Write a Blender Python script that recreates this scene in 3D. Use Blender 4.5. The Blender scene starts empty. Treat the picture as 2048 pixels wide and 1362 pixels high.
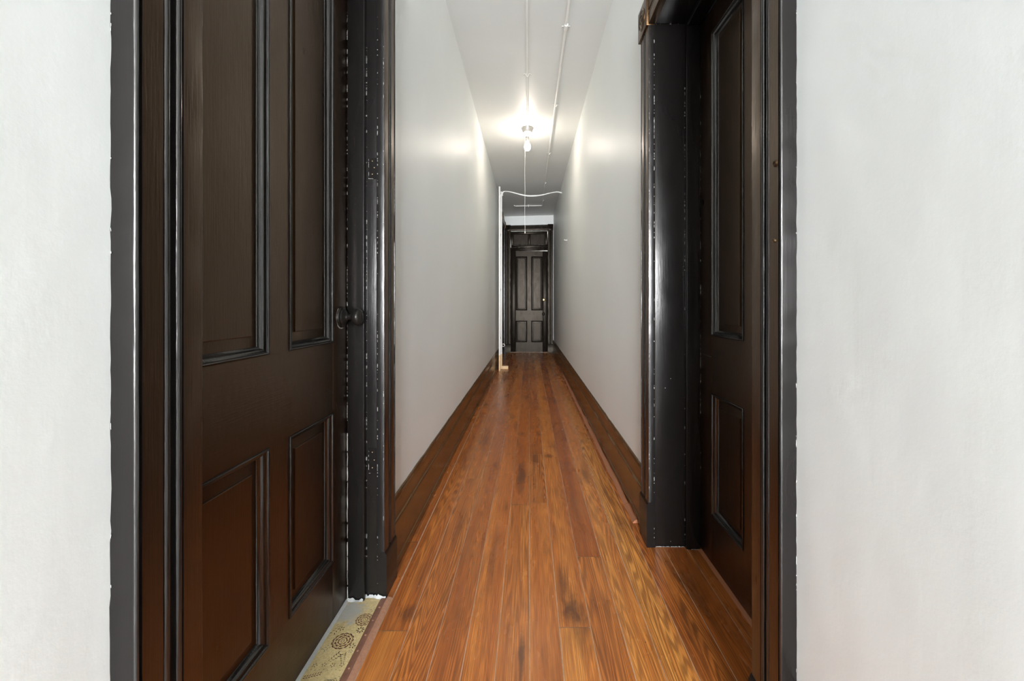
import bpy, bmesh, math, random
from mathutils import Vector, Matrix, noise

# ------------------------------------------------------------------ set-up
random.seed(7)
SC = bpy.context.scene
COL = SC.collection
F, PX, PY, CAMZ = 850.0, 1058.0, 611.0, 1.055      # focal length (px), principal point, eye height
CEIL = 3.068
YF = 9.54                                          # far wall
WL, WR = -0.55, 0.55                               # wall faces
YB, RX0, RX1 = -6.6, -4.3, 4.5                      # front room behind the viewer
YN = 0.36                                          # where the hall opens to the front room


def G(px, py, z=0.0):
    """Point of the level plane z seen at photo pixel (px, py)."""
    Y = F * (CAMZ - z) / (py - PY)
    return ((px - PX) * Y / F, Y)


# ------------------------------------------------------------------ materials
def nodes_of(name):
    m = bpy.data.materials.new(name)
    m.use_nodes = True
    nt = m.node_tree
    return m, nt, nt.nodes['Principled BSDF']


class NT:
    def __init__(s, nt):
        s.nt = nt

    def n(s, t, **k):
        o = s.nt.nodes.new(t)
        for a, b in k.items():
            setattr(o, a, b)
        return o

    def l(s, a, b):
        s.nt.links.new(a, b)

    def pos(s):
        return s.n('ShaderNodeNewGeometry').outputs['Position']

    def scale(s, vec, sc, off=None):
        m = s.n('ShaderNodeMapping')
        m.inputs['Scale'].default_value = sc
        if off:
            m.inputs['Location'].default_value = off
        s.l(vec, m.inputs['Vector'])
        return m.outputs['Vector']

    def noise(s, vec, scale=1.0, detail=3.0, rough=0.5, dist=0.0):
        t = s.n('ShaderNodeTexNoise')
        t.inputs['Scale'].default_value = scale
        t.inputs['Detail'].default_value = detail
        t.inputs['Roughness'].default_value = rough
        t.inputs['Distortion'].default_value = dist
        s.l(vec, t.inputs['Vector'])
        return t.outputs['Fac']

    def math(s, op, a, b=None, c=None):
        m = s.n('ShaderNodeMath', operation=op)
        for i, v in enumerate((a, b, c)):
            if v is None:
                continue
            if isinstance(v, (int, float)):
                m.inputs[i].default_value = v
            else:
                s.l(v, m.inputs[i])
        return m.outputs[0]

    def ramp(s, fac, stops):
        r = s.n('ShaderNodeValToRGB')
        e = r.color_ramp.elements
        while len(e) < len(stops):
            e.new(0.5)
        for el, (p, c) in zip(e, stops):
            el.position = p
            el.color = (c, c, c, 1) if isinstance(c, (int, float)) else (*c, 1)
        s.l(fac, r.inputs['Fac'])
        return r.outputs['Color']

    def mix(s, fac, a, b, mode='MIX'):
        m = s.n('ShaderNodeMix', data_type='RGBA', blend_type=mode)
        for sock, v in ((m.inputs[0], fac), (m.inputs[6], a), (m.inputs[7], b)):
            if isinstance(v, (int, float)):
                sock.default_value = v
            elif isinstance(v, tuple):
                sock.default_value = (*v, 1)
            else:
                s.l(v, sock)
        return m.outputs[2]

    def bump(s, height, strength, dist, normal=None):
        b = s.n('ShaderNodeBump')
        b.inputs['Strength'].default_value = strength
        b.inputs['Distance'].default_value = dist
        s.l(height, b.inputs['Height'])
        if normal is not None:
            s.l(normal, b.inputs['Normal'])
        return b.outputs['Normal']

    def specks(s, vec, scale, size, keep):
        """0/1 mask of scattered small dots."""
        v = s.n('ShaderNodeTexVoronoi')
        v.inputs['Scale'].default_value = scale
        s.l(vec, v.inputs['Vector'])
        sep = s.n('ShaderNodeSeparateColor')
        s.l(v.outputs['Color'], sep.inputs[0])
        pick = s.math('GREATER_THAN', sep.outputs[0], 1.0 - keep)
        rad = s.math('MULTIPLY', sep.outputs[1], size)
        dot = s.math('LESS_THAN', v.outputs['Distance'], rad)
        return s.math('MULTIPLY', pick, dot)


def paint_black(name='black_paint_gold_sheen', base=(0.0125, 0.0072, 0.0045), rough=0.31, along=(1, 1, 0.04), chips=0.02, bumpy=1.0, spec=0.90, tint=(1.0, 0.60, 0.30)):
    m, nt, b = nodes_of(name)
    k = NT(nt)
    p = k.pos()
    stroke = k.noise(k.scale(p, tuple(260 * a for a in along)), 1.0, 3, 0.6)
    wob = k.noise(k.scale(p, (14, 14, 7)), 1.0, 2, 0.5)
    mud = k.noise(k.scale(p, (75, 75, 55)), 1.0, 2, 0.5)
    n1 = k.bump(stroke, 0.33 * bumpy, 0.0012)
    n2 = k.bump(wob, 0.2 * bumpy, 0.006, n1)
    n3 = k.bump(mud, 0.15 * bumpy, 0.0016, n2)
    k.l(n3, b.inputs['Normal'])
    sp = k.specks(p, 42.0, 0.085, chips)
    sc = k.noise(k.scale(p, (60, 60, 14)), 1.0, 6, 0.75)
    scm = k.ramp(sc, [(0.84, 0.0), (0.90, 0.2)])
    fac = k.math('MAXIMUM', sp, scm)
    c = k.mix(fac, base, (0.33, 0.32, 0.30))
    k.l(c, b.inputs['Base Color'])
    r = k.math('MULTIPLY_ADD', wob, 0.14, rough - 0.07)
    k.l(r, b.inputs['Roughness'])
    b.inputs['Specular IOR Level'].default_value = spec
    b.inputs['Specular Tint'].default_value = (*tint, 1)
    return m


def wall_mat(name, base, rough=0.36, bump=0.35):
    m, nt, b = nodes_of(name)
    k = NT(nt)
    p = k.pos()
    big = k.noise(k.scale(p, (2.2, 2.2, 1.4)), 1.0, 3, 0.5)
    st = k.noise(k.scale(p, (45, 45, 3.0)), 1.0, 3, 0.6)
    fine = k.noise(p, 170.0, 3, 0.6)
    scar = k.noise(k.scale(p, (9, 9, 6)), 1.0, 5, 0.7)
    c = k.mix(k.ramp(big, [(0.35, 0.0), (0.7, 1.0)]), base, tuple(x * 0.975 for x in base))
    c = k.mix(k.ramp(scar, [(0.70, 0.0), (0.76, 0.35)]), c, tuple(x * 0.93 for x in base))
    k.l(c, b.inputs['Base Color'])
    n = k.bump(big, bump, 0.02)
    n = k.bump(st, 0.5 * bump, 0.0008, n)
    n = k.bump(scar, 0.3 * bump, 0.005, n)
    n = k.bump(fine, 0.35 * bump, 0.0012, n)
    k.l(n, b.inputs['Normal'])
    k.l(k.math('MULTIPLY_ADD', st, 0.10, rough - 0.05), b.inputs['Roughness'])
    b.inputs['Specular IOR Level'].default_value = 0.4
    return m


def plain(name, base, rough=0.4, metal=0.0, bump=0.0, bscale=120.0, var=0.0):
    m, nt, b = nodes_of(name)
    k = NT(nt)
    p = k.pos()
    nz = k.noise(p, bscale, 4, 0.6)
    c = k.mix(nz, tuple(x * (1 - var) for x in base), tuple(min(1, x * (1 + var)) for x in base))
    k.l(c, b.inputs['Base Color'])
    if bump:
        k.l(k.bump(nz, bump, 0.002), b.inputs['Normal'])
    b.inputs['Roughness'].default_value = rough
    b.inputs['Metallic'].default_value = metal
    return m


STAINS = [(-0.048, 2.62, 0.034, 0.30, 0.75), (0.155, 1.46, 0.050, 0.10, 0.80), (0.125, 1.62, 0.028, 0.14, 0.55), (0.045, 2.95, 0.040, 0.22, 0.45), (0.135, 2.98, 0.045, 0.05, 0.65),
          (-0.415, 1.46, 0.045, 0.05, 0.65), (0.345, 2.65, 0.030, 0.18, 0.50), (-0.022, 1.28, 0.012, 0.13, 0.80), (0.45, 2.10, 0.045, 0.12, 0.45), (0.235, 2.2, 0.02, 0.3, 0.35),
          (0.60, 1.60, 0.05, 0.22, 0.55), (0.53, 1.45, 0.03, 0.20, 0.45), (-0.33, 2.0, 0.03, 0.25, 0.35), (-0.05, 3.5, 0.04, 0.05, 0.5), (-0.15, 1.75, 0.02, 0.4, 0.35)]


def floor_mat():
    m, nt, b = nodes_of('varnished_pine_boards')
    k = NT(nt)
    p = k.pos()
    at = k.n('ShaderNodeAttribute', attribute_name='plank')
    sep = k.n('ShaderNodeSeparateColor')
    k.l(at.outputs['Color'], sep.inputs[0])
    r0, r1, r2 = sep.outputs
    off = k.n('ShaderNodeCombineXYZ')
    k.l(k.math('MULTIPLY', r0, 31.0), off.inputs[0])
    k.l(k.math('MULTIPLY', r1, 57.0), off.inputs[1])
    add = k.n('ShaderNodeVectorMath', operation='ADD')
    k.l(p, add.inputs[0])
    k.l(off.outputs[0], add.inputs[1])
    q = add.outputs[0]
    # growth rings: contour lines of a long, thin noise field
    field = k.noise(k.scale(q, (7.5, 0.24, 1)), 1.0, 2.5, 0.45)
    rings = k.math('SINE', k.math('MULTIPLY', field, 400.0))
    rings = k.ramp(k.math('MULTIPLY_ADD', rings, 0.5, 0.5), [(0.15, 0.0), (0.85, 1.0)])
    fibre = k.noise(k.scale(q, (330, 5.5, 1)), 1.0, 4, 0.65)
    streak = k.noise(k.scale(q, (30, 0.55, 1)), 1.0, 3, 0.55)
    tone = k.math('MULTIPLY_ADD', k.math('SUBTRACT', streak, 0.5), 1.1, r2)
    base = k.ramp(tone, [(0.0, (0.297, 0.069, 0.013)), (0.35, (0.494, 0.138, 0.024)),
                         (0.65, (0.653, 0.222, 0.041)), (1.0, (0.791, 0.342, 0.077))])
    c = k.mix(k.math('MULTIPLY', rings, k.math('MULTIPLY_ADD', r1, 0.50, 0.22)), base, (0.135, 0.040, 0.012))
    c = k.mix(k.math('MULTIPLY', k.ramp(fibre, [(0.38, 0.0), (0.66, 1.0)]), 0.75), c, (0.15, 0.048, 0.014))
    # worn, dirty patches and dark stains
    st = k.noise(k.scale(q, (6.0, 1.7, 1)), 1.0, 4, 0.6)
    c = k.mix(k.ramp(st, [(0.55, 0.0), (0.82, 0.80)]), c, (0.075, 0.026, 0.010))
    st2 = k.noise(k.scale(p, (5.0, 1.4, 1)), 1.0, 4, 0.65)
    c = k.mix(k.ramp(st2, [(0.55, 0.0), (0.75, 0.35)]), c, (0.40, 0.185, 0.065))
    warp = k.noise(k.scale(p, (22, 9, 1)), 1.0, 5, 0.7)
    sx = k.n('ShaderNodeSeparateXYZ')
    k.l(p, sx.inputs[0])
    for (cx, cy, rx, ry, amt) in STAINS:
        u = k.math('DIVIDE', k.math('SUBTRACT', sx.outputs[0], cx), rx)
        v = k.math('DIVIDE', k.math('SUBTRACT', sx.outputs[1], cy), ry)
        d = k.math('SQRT', k.math('ADD', k.math('MULTIPLY', u, u), k.math('MULTIPLY', v, v)))
        d = k.math('ADD', d, k.math('MULTIPLY', k.math('SUBTRACT', warp, 0.5), 1.9))
        c = k.mix(k.ramp(d, [(0.25, amt), (1.0, 0.0)]), c, (0.070, 0.026, 0.011))
    holes = k.specks(k.scale(p, (1, 0.8, 1)), 30.0, 0.075, 0.16)
    c = k.mix(k.math('MULTIPLY', holes, 0.75), c, (0.045, 0.017, 0.008))
    ch = k.specks(k.scale(p, (1, 0.6, 1), (3.1, 1.7, 0)), 26.0, 0.055, 0.05)
    c = k.mix(k.math('MULTIPLY', ch, 0.8), c, (0.62, 0.50, 0.38))
    k.l(c, b.inputs['Base Color'])
    n = k.bump(fibre, 0.12, 0.001)
    cup = k.noise(k.scale(p, (6, 1.2, 1)), 1.0, 2, 0.5)
    n = k.bump(cup, 0.12, 0.012, n)
    k.l(n, b.inputs['Normal'])
    k.l(k.math('MULTIPLY_ADD', st2, 0.16, 0.19), b.inputs['Roughness'])
    b.inputs['Specular IOR Level'].default_value = 0.30
    return m


def wood(name, c0, c1, rough=0.45, axis='Y'):
    m, nt, b = nodes_of(name)
    k = NT(nt)
    p = k.pos()
    s = {'Y': (160, 5, 160), 'Z': (160, 160, 5), 'X': (5, 160, 160)}[axis]
    g = k.noise(k.scale(p, s), 1.0, 4, 0.6)
    w = k.noise(k.scale(p, tuple(x * 0.15 for x in s)), 1.0, 3, 0.6)
    c = k.mix(k.math('MULTIPLY', k.math('ADD', g, w), 0.5), c0, c1)
    k.l(c, b.inputs['Base Color'])
    k.l(k.bump(g, 0.25, 0.0015), b.inputs['Normal'])
    b.inputs['Roughness'].default_value = rough
    return m


def lino_mat():
    m, nt, b = nodes_of('worn_linoleum')
    k = NT(nt)
    p = k.pos()
    a = k.noise(p, 160.0, 5, 0.7)
    s = k.noise(p, 24.0, 4, 0.65)
    c = k.mix(k.ramp(a, [(0.35, 0.0), (0.65, 1.0)]), (0.58, 0.44, 0.20), (0.78, 0.63, 0.34))
    c = k.mix(k.ramp(s, [(0.50, 0.0), (0.72, 0.55)]), c, (0.42, 0.31, 0.14))
    # the worn-through grey patch beside the jamb
    d = k.n('ShaderNodeVectorMath', operation='DISTANCE')
    d.inputs[1].default_value = (-0.615, 1.455, 0.0)
    k.l(k.scale(p, (1, 1, 0)), d.inputs[0])
    w = k.math('ADD', d.outputs['Value'], k.math('MULTIPLY', k.math('SUBTRACT', s, 0.5), 0.11))
    c = k.mix(k.ramp(w, [(0.034, 0.85), (0.060, 0.0)]), c, (0.46, 0.46, 0.44))
    k.l(c, b.inputs['Base Color'])
    k.l(k.bump(a, 0.2, 0.001), b.inputs['Normal'])
    b.inputs['Roughness'].default_value = 0.42
    return m


def bulb_mat(strength=155.0):
    m = bpy.data.materials.new('lit_bulb')
    m.use_nodes = True
    nt = m.node_tree
    nt.nodes.clear()
    e = nt.nodes.new('ShaderNodeEmission')
    e.inputs['Color'].default_value = (1.0, 0.89, 0.77, 1)
    e.inputs['Strength'].default_value = strength
    o = nt.nodes.new('ShaderNodeOutputMaterial')
    nt.links.new(e.outputs[0], o.inputs[0])
    return m


M = {}
M['paint'] = paint_black()  # default warm tint puts golden bulb reflections into the paint
M['paint_head'] = paint_black('black_paint_gold_sheen_level', along=(1, 0.04, 1))
M['paint_cross'] = paint_black('black_paint_gold_sheen_cross', along=(0.04, 1, 1))
M['jamb'] = paint_black('black_paint_cool_sheen', base=(0.0095, 0.0085, 0.0080), rough=0.21, spec=0.30, tint=(1, .97, .94), bumpy=0.45)  # same paint again, tinted neutral and dimmed for the cool camera-facing reflections
M['edge'] = paint_black('black_paint_edge_glint', base=(0.0095, 0.0085, 0.0080), rough=0.21, spec=0.75, tint=(1, .97, .94))  # same paint again, reflection boosted to put bright glints on the edges
M['jamb_head'] = paint_black('black_paint_cool_sheen_level', base=(0.0095, 0.0085, 0.0080), rough=0.21, spec=0.30, tint=(1, .97, .94), along=(1, .04, 1), bumpy=0.45)  # level-brushed version of the cool, dimmed copy
M['far'] = paint_black('black_satin_paint_far', base=(0.010, 0.0075, 0.0055), rough=0.27, chips=0.0, bumpy=0.12, spec=0.09, tint=(1, .85, .70))
M['base'] = paint_black('brown_baseboard_paint_amber_glow', base=(0.088, 0.034, 0.0065), rough=0.22, along=(1, 0.04, 1), chips=0.006, bumpy=0.5, spec=0.8, tint=(1.0, 0.78, 0.45))  # amber floor reflection is put into the brown base colour and tint
M['wall'] = wall_mat('white_wall_paint', (0.822, 0.840, 0.820), 0.44)
M['front'] = wall_mat('grey_front_room_paint', (0.27, 0.27, 0.265), 0.5)  # unseen walls kept dark grey to cut fill light into the hall
M['ceil'] = wall_mat('white_ceiling_paint', (0.745, 0.755, 0.738), 0.46, 0.25)
M['floor'] = floor_mat()
M['filler'] = plain('pale_board_gap_dust', (0.42, 0.27, 0.17), 0.8, var=0.5, bscale=35)
M['chip'] = plain('bare_pale_chip', (0.50, 0.50, 0.47), 0.6, var=0.35, bscale=60)
M['plaster'] = plain('white_plaster', (0.47, 0.48, 0.47), 0.8, bump=0.6, bscale=90, var=0.15)
M['white'] = plain('white_enamel', (0.80, 0.79, 0.76), 0.35, var=0.04)
M['porcelain'] = plain('porcelain', (0.72, 0.71, 0.68), 0.25, var=0.03)
M['steel'] = plain('dull_steel', (0.32, 0.31, 0.29), 0.4, 0.6, var=0.2)
M['bronze'] = plain('oil_rubbed_bronze', (0.028, 0.025, 0.022), 0.3, 0.55, var=0.3, bscale=60)
M['brass'] = plain('old_brass', (0.55, 0.33, 0.12), 0.3, 0.9, var=0.15)
M['pipe'] = plain('white_painted_pipe', (0.80, 0.79, 0.76), 0.4, var=0.03)
M['cord'] = plain('white_cord', (0.82, 0.79, 0.72), 0.6)
M['cable'] = plain('white_cable_sheath', (0.76, 0.76, 0.74), 0.4)
M['bare'] = wood('bare_pine', (0.62, 0.40, 0.20), (0.78, 0.56, 0.32), 0.6, 'Z')
M['strip'] = plain('brown_threshold_metal', (0.22, 0.105, 0.068), 0.45, var=0.35, bscale=60, bump=0.2)
M['lip'] = plain('worn_copper_brown_lip', (0.36, 0.175, 0.105), 0.5, var=0.4, bscale=110, bump=0.3)
M['redwood'] = wood('red_brown_strip_wood', (0.22, 0.075, 0.030), (0.42, 0.17, 0.08), 0.5, 'Y')
M['lino'] = lino_mat()
M['ink_brown'] = plain('brown_print', (0.13, 0.042, 0.020), 0.5, var=0.4, bscale=150)
M['ink_green'] = plain('green_black_print', (0.065, 0.055, 0.032), 0.5, var=0.4, bscale=150)
M['ink_grey'] = plain('blue_grey_print', (0.24, 0.25, 0.23), 0.5, var=0.4, bscale=150)
M['bulb'] = bulb_mat()


# ------------------------------------------------------------------ mesh helpers
class MB:
    def __init__(s):
        s.v, s.f, s.mi = [], [], []

    def add(s, verts, faces, mi=0):
        o = len(s.v)
        s.v += [tuple(x) for x in verts]
        s.f += [tuple(i + o for i in f) for f in faces]
        s.mi += [mi] * len(faces)
        return s

    def box(s, x0, x1, y0, y1, z0, z1, bev=0.0, seg=2, mi=0, fn=None):
        bm = bmesh.new()
        bmesh.ops.create_cube(bm, size=1.0)
        for v in bm.verts:
            v.co = Vector(((x0 + x1) / 2 + v.co.x * (x1 - x0), (y0 + y1) / 2 + v.co.y * (y1 - y0), (z0 + z1) / 2 + v.co.z * (z1 - z0)))
        if bev:
            bmesh.ops.bevel(bm, geom=bm.edges[:], offset=bev, segments=seg, profile=0.5, affect='EDGES')
        s.bm(bm, fn, mi)
        return s

    def bm(s, bm, fn=None, mi=0):
        bm.verts.index_update()
        s.add([fn(*v.co) if fn else v.co for v in bm.verts], [[v.index for v in f.verts] for f in bm.faces], mi)
        bm.free()

    def prism(s, prof, fn, l0, l1, n=1, jit=None, closed=True, caps=True, mi=0, mis=None):
        """Profile [(a, b)] swept from l0 to l1; fn(a, b, l) -> point; jit(i, l) -> (da, db)."""
        P = len(prof)
        vs = []
        for j in range(n + 1):
            l = l0 + (l1 - l0) * j / n
            for i, (a, b) in enumerate(prof):
                da, db = jit(i, l) if jit else (0, 0)
                vs.append(fn(a + da, b + db, l))
        fs = []
        for j in range(n):
            for i in range(P if closed else P - 1):
                k = (i + 1) % P
                fs.append((j * P + i, j * P + k, (j + 1) * P + k, (j + 1) * P + i))
        if caps and closed:
            fs.append(tuple(range(P - 1, -1, -1)))
            fs.append(tuple(n * P + i for i in range(P)))
        s.add(vs, fs, mi)
        if mis:
            o = len(s.mi) - len(fs)
            for j in range(n):
                for i in range(P):
                    s.mi[o + j * P + i] = mis[i]
        return s

    def lathe(s, prof, fn, n=24, mi=0):
        """Profile [(r, h)] around the h axis; fn(x, y, h) -> point."""
        vs, fs = [], []
        for r, h in prof:
            for i in range(n):
                t = 2 * math.pi * i / n
                vs.append(fn(r * math.cos(t), r * math.sin(t), h))
        for j in range(len(prof) - 1):
            for i in range(n):
                k = (i + 1) % n
                fs.append((j * n + i, j * n + k, (j + 1) * n + k, (j + 1) * n + i))
        if prof[0][0] > 1e-6:
            fs.append(tuple(range(n)))
        if prof[-1][0] > 1e-6:
            fs.append(tuple((len(prof) - 1) * n + i for i in range(n)))
        return s.add(vs, fs, mi)

    def tube(s, pts, r, n=10, mi=0):
        pts = [Vector(p) for p in pts]
        vs, fs = [], []
        up = None
        for i, p in enumerate(pts):
            t = (pts[min(i + 1, len(pts) - 1)] - pts[max(i - 1, 0)]).normalized()
            if up is None:
                up = t.orthogonal().normalized()
            up = (up - t * up.dot(t)).normalized()
            w = t.cross(up)
            for j in range(n):
                a = 2 * math.pi * j / n
                vs.append(p + (up * math.cos(a) + w * math.sin(a)) * r)
        for i in range(len(pts) - 1):
            for j in range(n):
                k = (j + 1) % n
                fs.append((i * n + j, i * n + k, (i + 1) * n + k, (i + 1) * n + j))
        fs.append(tuple(range(n)))
        fs.append(tuple((len(pts) - 1) * n + j for j in range(n)))
        return s.add(vs, fs, mi)

    def rings(s, rect, prof, fn, cap=False, mi=0):
        """Mitred loop in rect (u0, w0, u1, w1); prof [(inset, v)]."""
        u0, w0, u1, w1 = rect
        vs, fs = [], []
        for d, v in prof:
            for (u, w) in ((u0 + d, w0 + d), (u1 - d, w0 + d), (u1 - d, w1 - d), (u0 + d, w1 - d)):
                vs.append(fn(u, v, w))
        for j in range(len(prof) - 1):
            for i in range(4):
                k = (i + 1) % 4
                fs.append((j * 4 + i, j * 4 + k, (j + 1) * 4 + k, (j + 1) * 4 + i))
        if cap:
            o = (len(prof) - 1) * 4
            fs.append((o, o + 1, o + 2, o + 3))
        return s.add(vs, fs, mi)

    def build(s, name, mats, parent=None, smooth=35):
        off = Vector(parent['_o']) if parent is not None and '_o' in parent else Vector((0, 0, 0))
        me = bpy.data.meshes.new(name)
        me.from_pydata([tuple(Vector(v) - off) for v in s.v], [], s.f)
        for p, i in zip(me.polygons, s.mi):
            p.material_index = i
        bm = bmesh.new()
        bm.from_mesh(me)
        bmesh.ops.remove_doubles(bm, verts=bm.verts, dist=1e-6)
        bmesh.ops.recalc_face_normals(bm, faces=bm.faces)
        bm.to_mesh(me)
        bm.free()
        for m in (mats if isinstance(mats, (list, tuple)) else [mats]):
            me.materials.append(m)
        if smooth:
            me.shade_smooth()
            me.set_sharp_from_angle(angle=math.radians(smooth))
        o = bpy.data.objects.new(name, me)
        COL.objects.link(o)
        if parent is not None:
            o.parent = parent
            o['_o'] = list(off)
        return o


ALL_TMP = []


def thing(name, label, cat, loc=(0, 0, 0), group=None, kind=None):
    o = bpy.data.objects.new(name, None)
    o.empty_display_size = 0.1
    COL.objects.link(o)
    o.location = loc
    o['_o'] = list(loc)
    return tag(o, label, cat, group, kind)


def tag(o, label, cat, group=None, kind=None):
    o['label'] = label
    o['category'] = cat
    if group:
        o['group'] = group
    if kind:
        o['kind'] = kind
    return o


def nz(*a):
    return noise.noise(Vector(a))


# ------------------------------------------------------------------ the shell
# left wall: opening of the near door and of the side door at the far end
OL0, OL1, OLZ = 0.675, 1.535, 2.285     # near left door opening (y0, y1, top)
OS0, OS1, OSZ = 8.42, 9.285, 2.755      # far left side door
OR0, OR1, ORZ = 0.990, 1.856, 2.285     # right door
TJ = 0.02                               # jamb board thickness


def wall_with_openings(x0, x1, ops, name, label):
    m = MB()
    y = YN
    for a, b, t in ops:
        m.box(x0, x1, y, a - TJ, 0, 3.3)
        m.box(x0, x1, a - TJ, b + TJ, t + TJ, 3.3)
        y = b + TJ
    m.box(x0, x1, y, YF + 0.2, 0, 3.3)
    return tag(m.build(name, M['wall'], smooth=0), label, 'wall', kind='structure')


wall_with_openings(WL - 0.14, WL, [(OL0, OL1, OLZ), (OS0, OS1, OSZ)], 'wall_left', 'long white painted plaster wall along the left of the hallway')
wall_with_openings(WR, WR + 0.24, [(OR0, OR1, ORZ)], 'wall_right', 'long white painted plaster wall along the right of the hallway')

FD0, FD1, FDZ = -0.415, 0.425, 2.735    # far door + transom opening
m = MB()
m.box(WL - 0.3, FD0 - TJ, YF, YF + 0.14, 0, 3.3)
m.box(FD1 + TJ, WR + 0.3, YF, YF + 0.14, 0, 3.3)
m.box(FD0 - TJ, FD1 + TJ, YF, YF + 0.14, FDZ + TJ, 3.3)
tag(m.build('wall_far', M['wall'], smooth=0), 'narrow white end wall above and around the far door', 'wall', kind='structure')

# ceiling sags a little towards the far left corner
m = MB()
NX, NY = 6, 24
vs, fs = [], []
for j in range(NY + 1):
    for i in range(NX + 1):
        x = -0.75 + 1.5 * i / NX
        y = YN + (YF + 0.1 - YN) * j / NY
        vs.append((x, y, CEIL + 0.026 * x * (y / YF) ** 2))
for j in range(NY):
    for i in range(NX):
        a = j * (NX + 1) + i
        fs.append((a, a + 1, a + NX + 2, a + NX + 1))
m.add(vs, fs)
m.box(RX0, RX1, YB, YN, CEIL, CEIL + 0.1)
tag(m.build('ceiling', M['ceil'], smooth=20), 'white painted ceiling of the hallway', 'ceiling', kind='structure')

# front room behind the camera
m = MB()
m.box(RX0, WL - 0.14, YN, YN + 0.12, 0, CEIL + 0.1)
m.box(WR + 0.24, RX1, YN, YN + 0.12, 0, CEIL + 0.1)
tag(m.build('wall_front', M['front'], smooth=0), 'unseen grey wall of the front room either side of the hallway mouth', 'wall', kind='structure')
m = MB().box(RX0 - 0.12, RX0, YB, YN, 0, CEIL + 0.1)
tag(m.build('wall_front_left', M['front'], smooth=0), 'unseen grey left wall of the front room', 'wall', kind='structure')
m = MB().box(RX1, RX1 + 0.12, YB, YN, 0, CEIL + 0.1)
tag(m.build('wall_front_right', M['front'], smooth=0), 'unseen grey right wall of the front room', 'wall', kind='structure')
WINX, WWS, WZ0, WZ1 = (-3.45, 0.0, 3.65), (1.20, 2.40, 1.20), 0.45, 2.85
m = MB()
x = RX0
for c, WW in zip(WINX, WWS):
    m.box(x, c - WW / 2, YB - 0.12, YB, 0, CEIL + 0.1)
    m.box(c - WW / 2, c + WW / 2, YB - 0.12, YB, 0, WZ0)
    m.box(c - WW / 2, c + WW / 2, YB - 0.12, YB, WZ1, CEIL + 0.1)
    x = c + WW / 2
m.box(x, RX1, YB - 0.12, YB, 0, CEIL + 0.1)
tag(m.build('wall_back', M['front'], smooth=0), 'unseen grey window wall of the front room behind the viewer', 'wall', kind='structure')
for i, (c, WW) in enumerate(zip(WINX, WWS)):
    m = MB()
    for (a, b, z0, z1) in ((c - WW / 2, c - WW / 2 + .06, WZ0, WZ1), (c + WW / 2 - .06, c + WW / 2, WZ0, WZ1),
                           (c - WW / 2 + .06, c + WW / 2 - .06, WZ0, WZ0 + .07), (c - WW / 2 + .06, c + WW / 2 - .06, WZ1 - .06, WZ1),
                           (c - WW / 2 + .06, c + WW / 2 - .06, 1.74, 1.79)):
        m.box(a, b, YB - 0.10, YB - 0.03, z0, z1, 0.004)
    tag(m.build('window_%d' % (i + 1), M['white']),
        ['white sash window on the left of the window wall', 'white sash window in the middle of the window wall', 'white sash window on the right of the window wall'][i],
        'window', kind='structure')

# ------------------------------------------------------------------ floor boards
SEAMS = [-0.70, -0.592, -0.490, -0.392, -0.289, -0.195, -0.097, 0.002, 0.099, 0.202, 0.302, 0.388, 0.482, 0.585, 0.684, 0.80]
JOINTS = {0: [2.2, 5.0], 1: [1.9, 4.5], 2: [1.378, 4.1, 6.6], 3: [2.59, 5.9, 8.0], 4: [0.7, 4.9, 7.4], 5: [0.9, 3.9, 6.2], 6: [2.25, 5.3, 8.6],
          7: [2.27, 3.01, 6.72], 8: [1.393, 4.6, 6.72, 8.2], 9: [1.784, 5.6, 7.7], 10: [3.0, 6.1], 11: [3.39, 4.9, 7.2], 12: [2.7], 13: [2.4], 14: [2.0]}
TONES = {2: 0.50, 3: 0.40, 4: 0.36, 5: 0.46, 6: 0.42, 7: 0.50, 8: 0.70, 9: 0.28, 10: 0.55, 11: 0.72, 12: 0.26, 13: 0.20, 14: 0.22}  # last three boards carry the right door recess's shade in their tone
me_v, me_f, me_c, me_m = [], [], [], []


def plank(x0, x1, y0, y1, tone):
    g = 0.0013
    o = len(me_v)
    n = max(1, int((y1 - y0) / 0.35))
    w = random.random() * 50
    for j in range(n + 1):
        y = y0 + g + (y1 - y0 - 2 * g) * j / n
        d0 = 0.0008 * nz(y * 1.3, w, 0)
        d1 = 0.0008 * nz(y * 1.3, w, 9)
        me_v.append((x0 + g + d0, y, 0))
        me_v.append((x1 - g + d1, y, 0))
    for j in range(n):
        me_f.append((o + 2 * j, o + 2 * j + 1, o + 2 * j + 3, o + 2 * j + 2))
        me_c.append((random.random(), random.random(), min(1, max(0, tone + random.uniform(-.16, .16))), 1) if j == 0 else me_c[-1])
        me_m.append(0)


for k in range(len(SEAMS) - 1):
    x0, x1 = SEAMS[k], SEAMS[k + 1]
    ys = [YN - 0.3] + JOINTS.get(k, []) + [YF + 0.16]
    if k in (0, 1):
        x1 = min(x1, -0.492)
    for a, b in zip(ys[:-1], ys[1:]):
        plank(x0, x1, a, b, TONES.get(k, 0.4))
o = len(me_v)
me_v += [(-0.9, YN - 0.3, -0.0012), (1.0, YN - 0.3, -0.0012), (1.0, YF + 0.3, -0.0012), (-0.9, YF + 0.3, -0.0012)]
me_f.append((o, o + 1, o + 2, o + 3))
me_c.append((0, 0, 0, 1))
me_m.append(1)
me = bpy.data.meshes.new('floor')
me.from_pydata(me_v, [], me_f)
me.materials.append(M['floor'])
me.materials.append(M['filler'])
ca = me.color_attributes.new('plank', 'FLOAT_COLOR', 'CORNER')
for p, c, mi in zip(me.polygons, me_c, me_m):
    p.material_index = mi
    for li in p.loop_indices:
        ca.data[li].color = c
fl = bpy.data.objects.new('floor', me)
COL.objects.link(fl)
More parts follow.
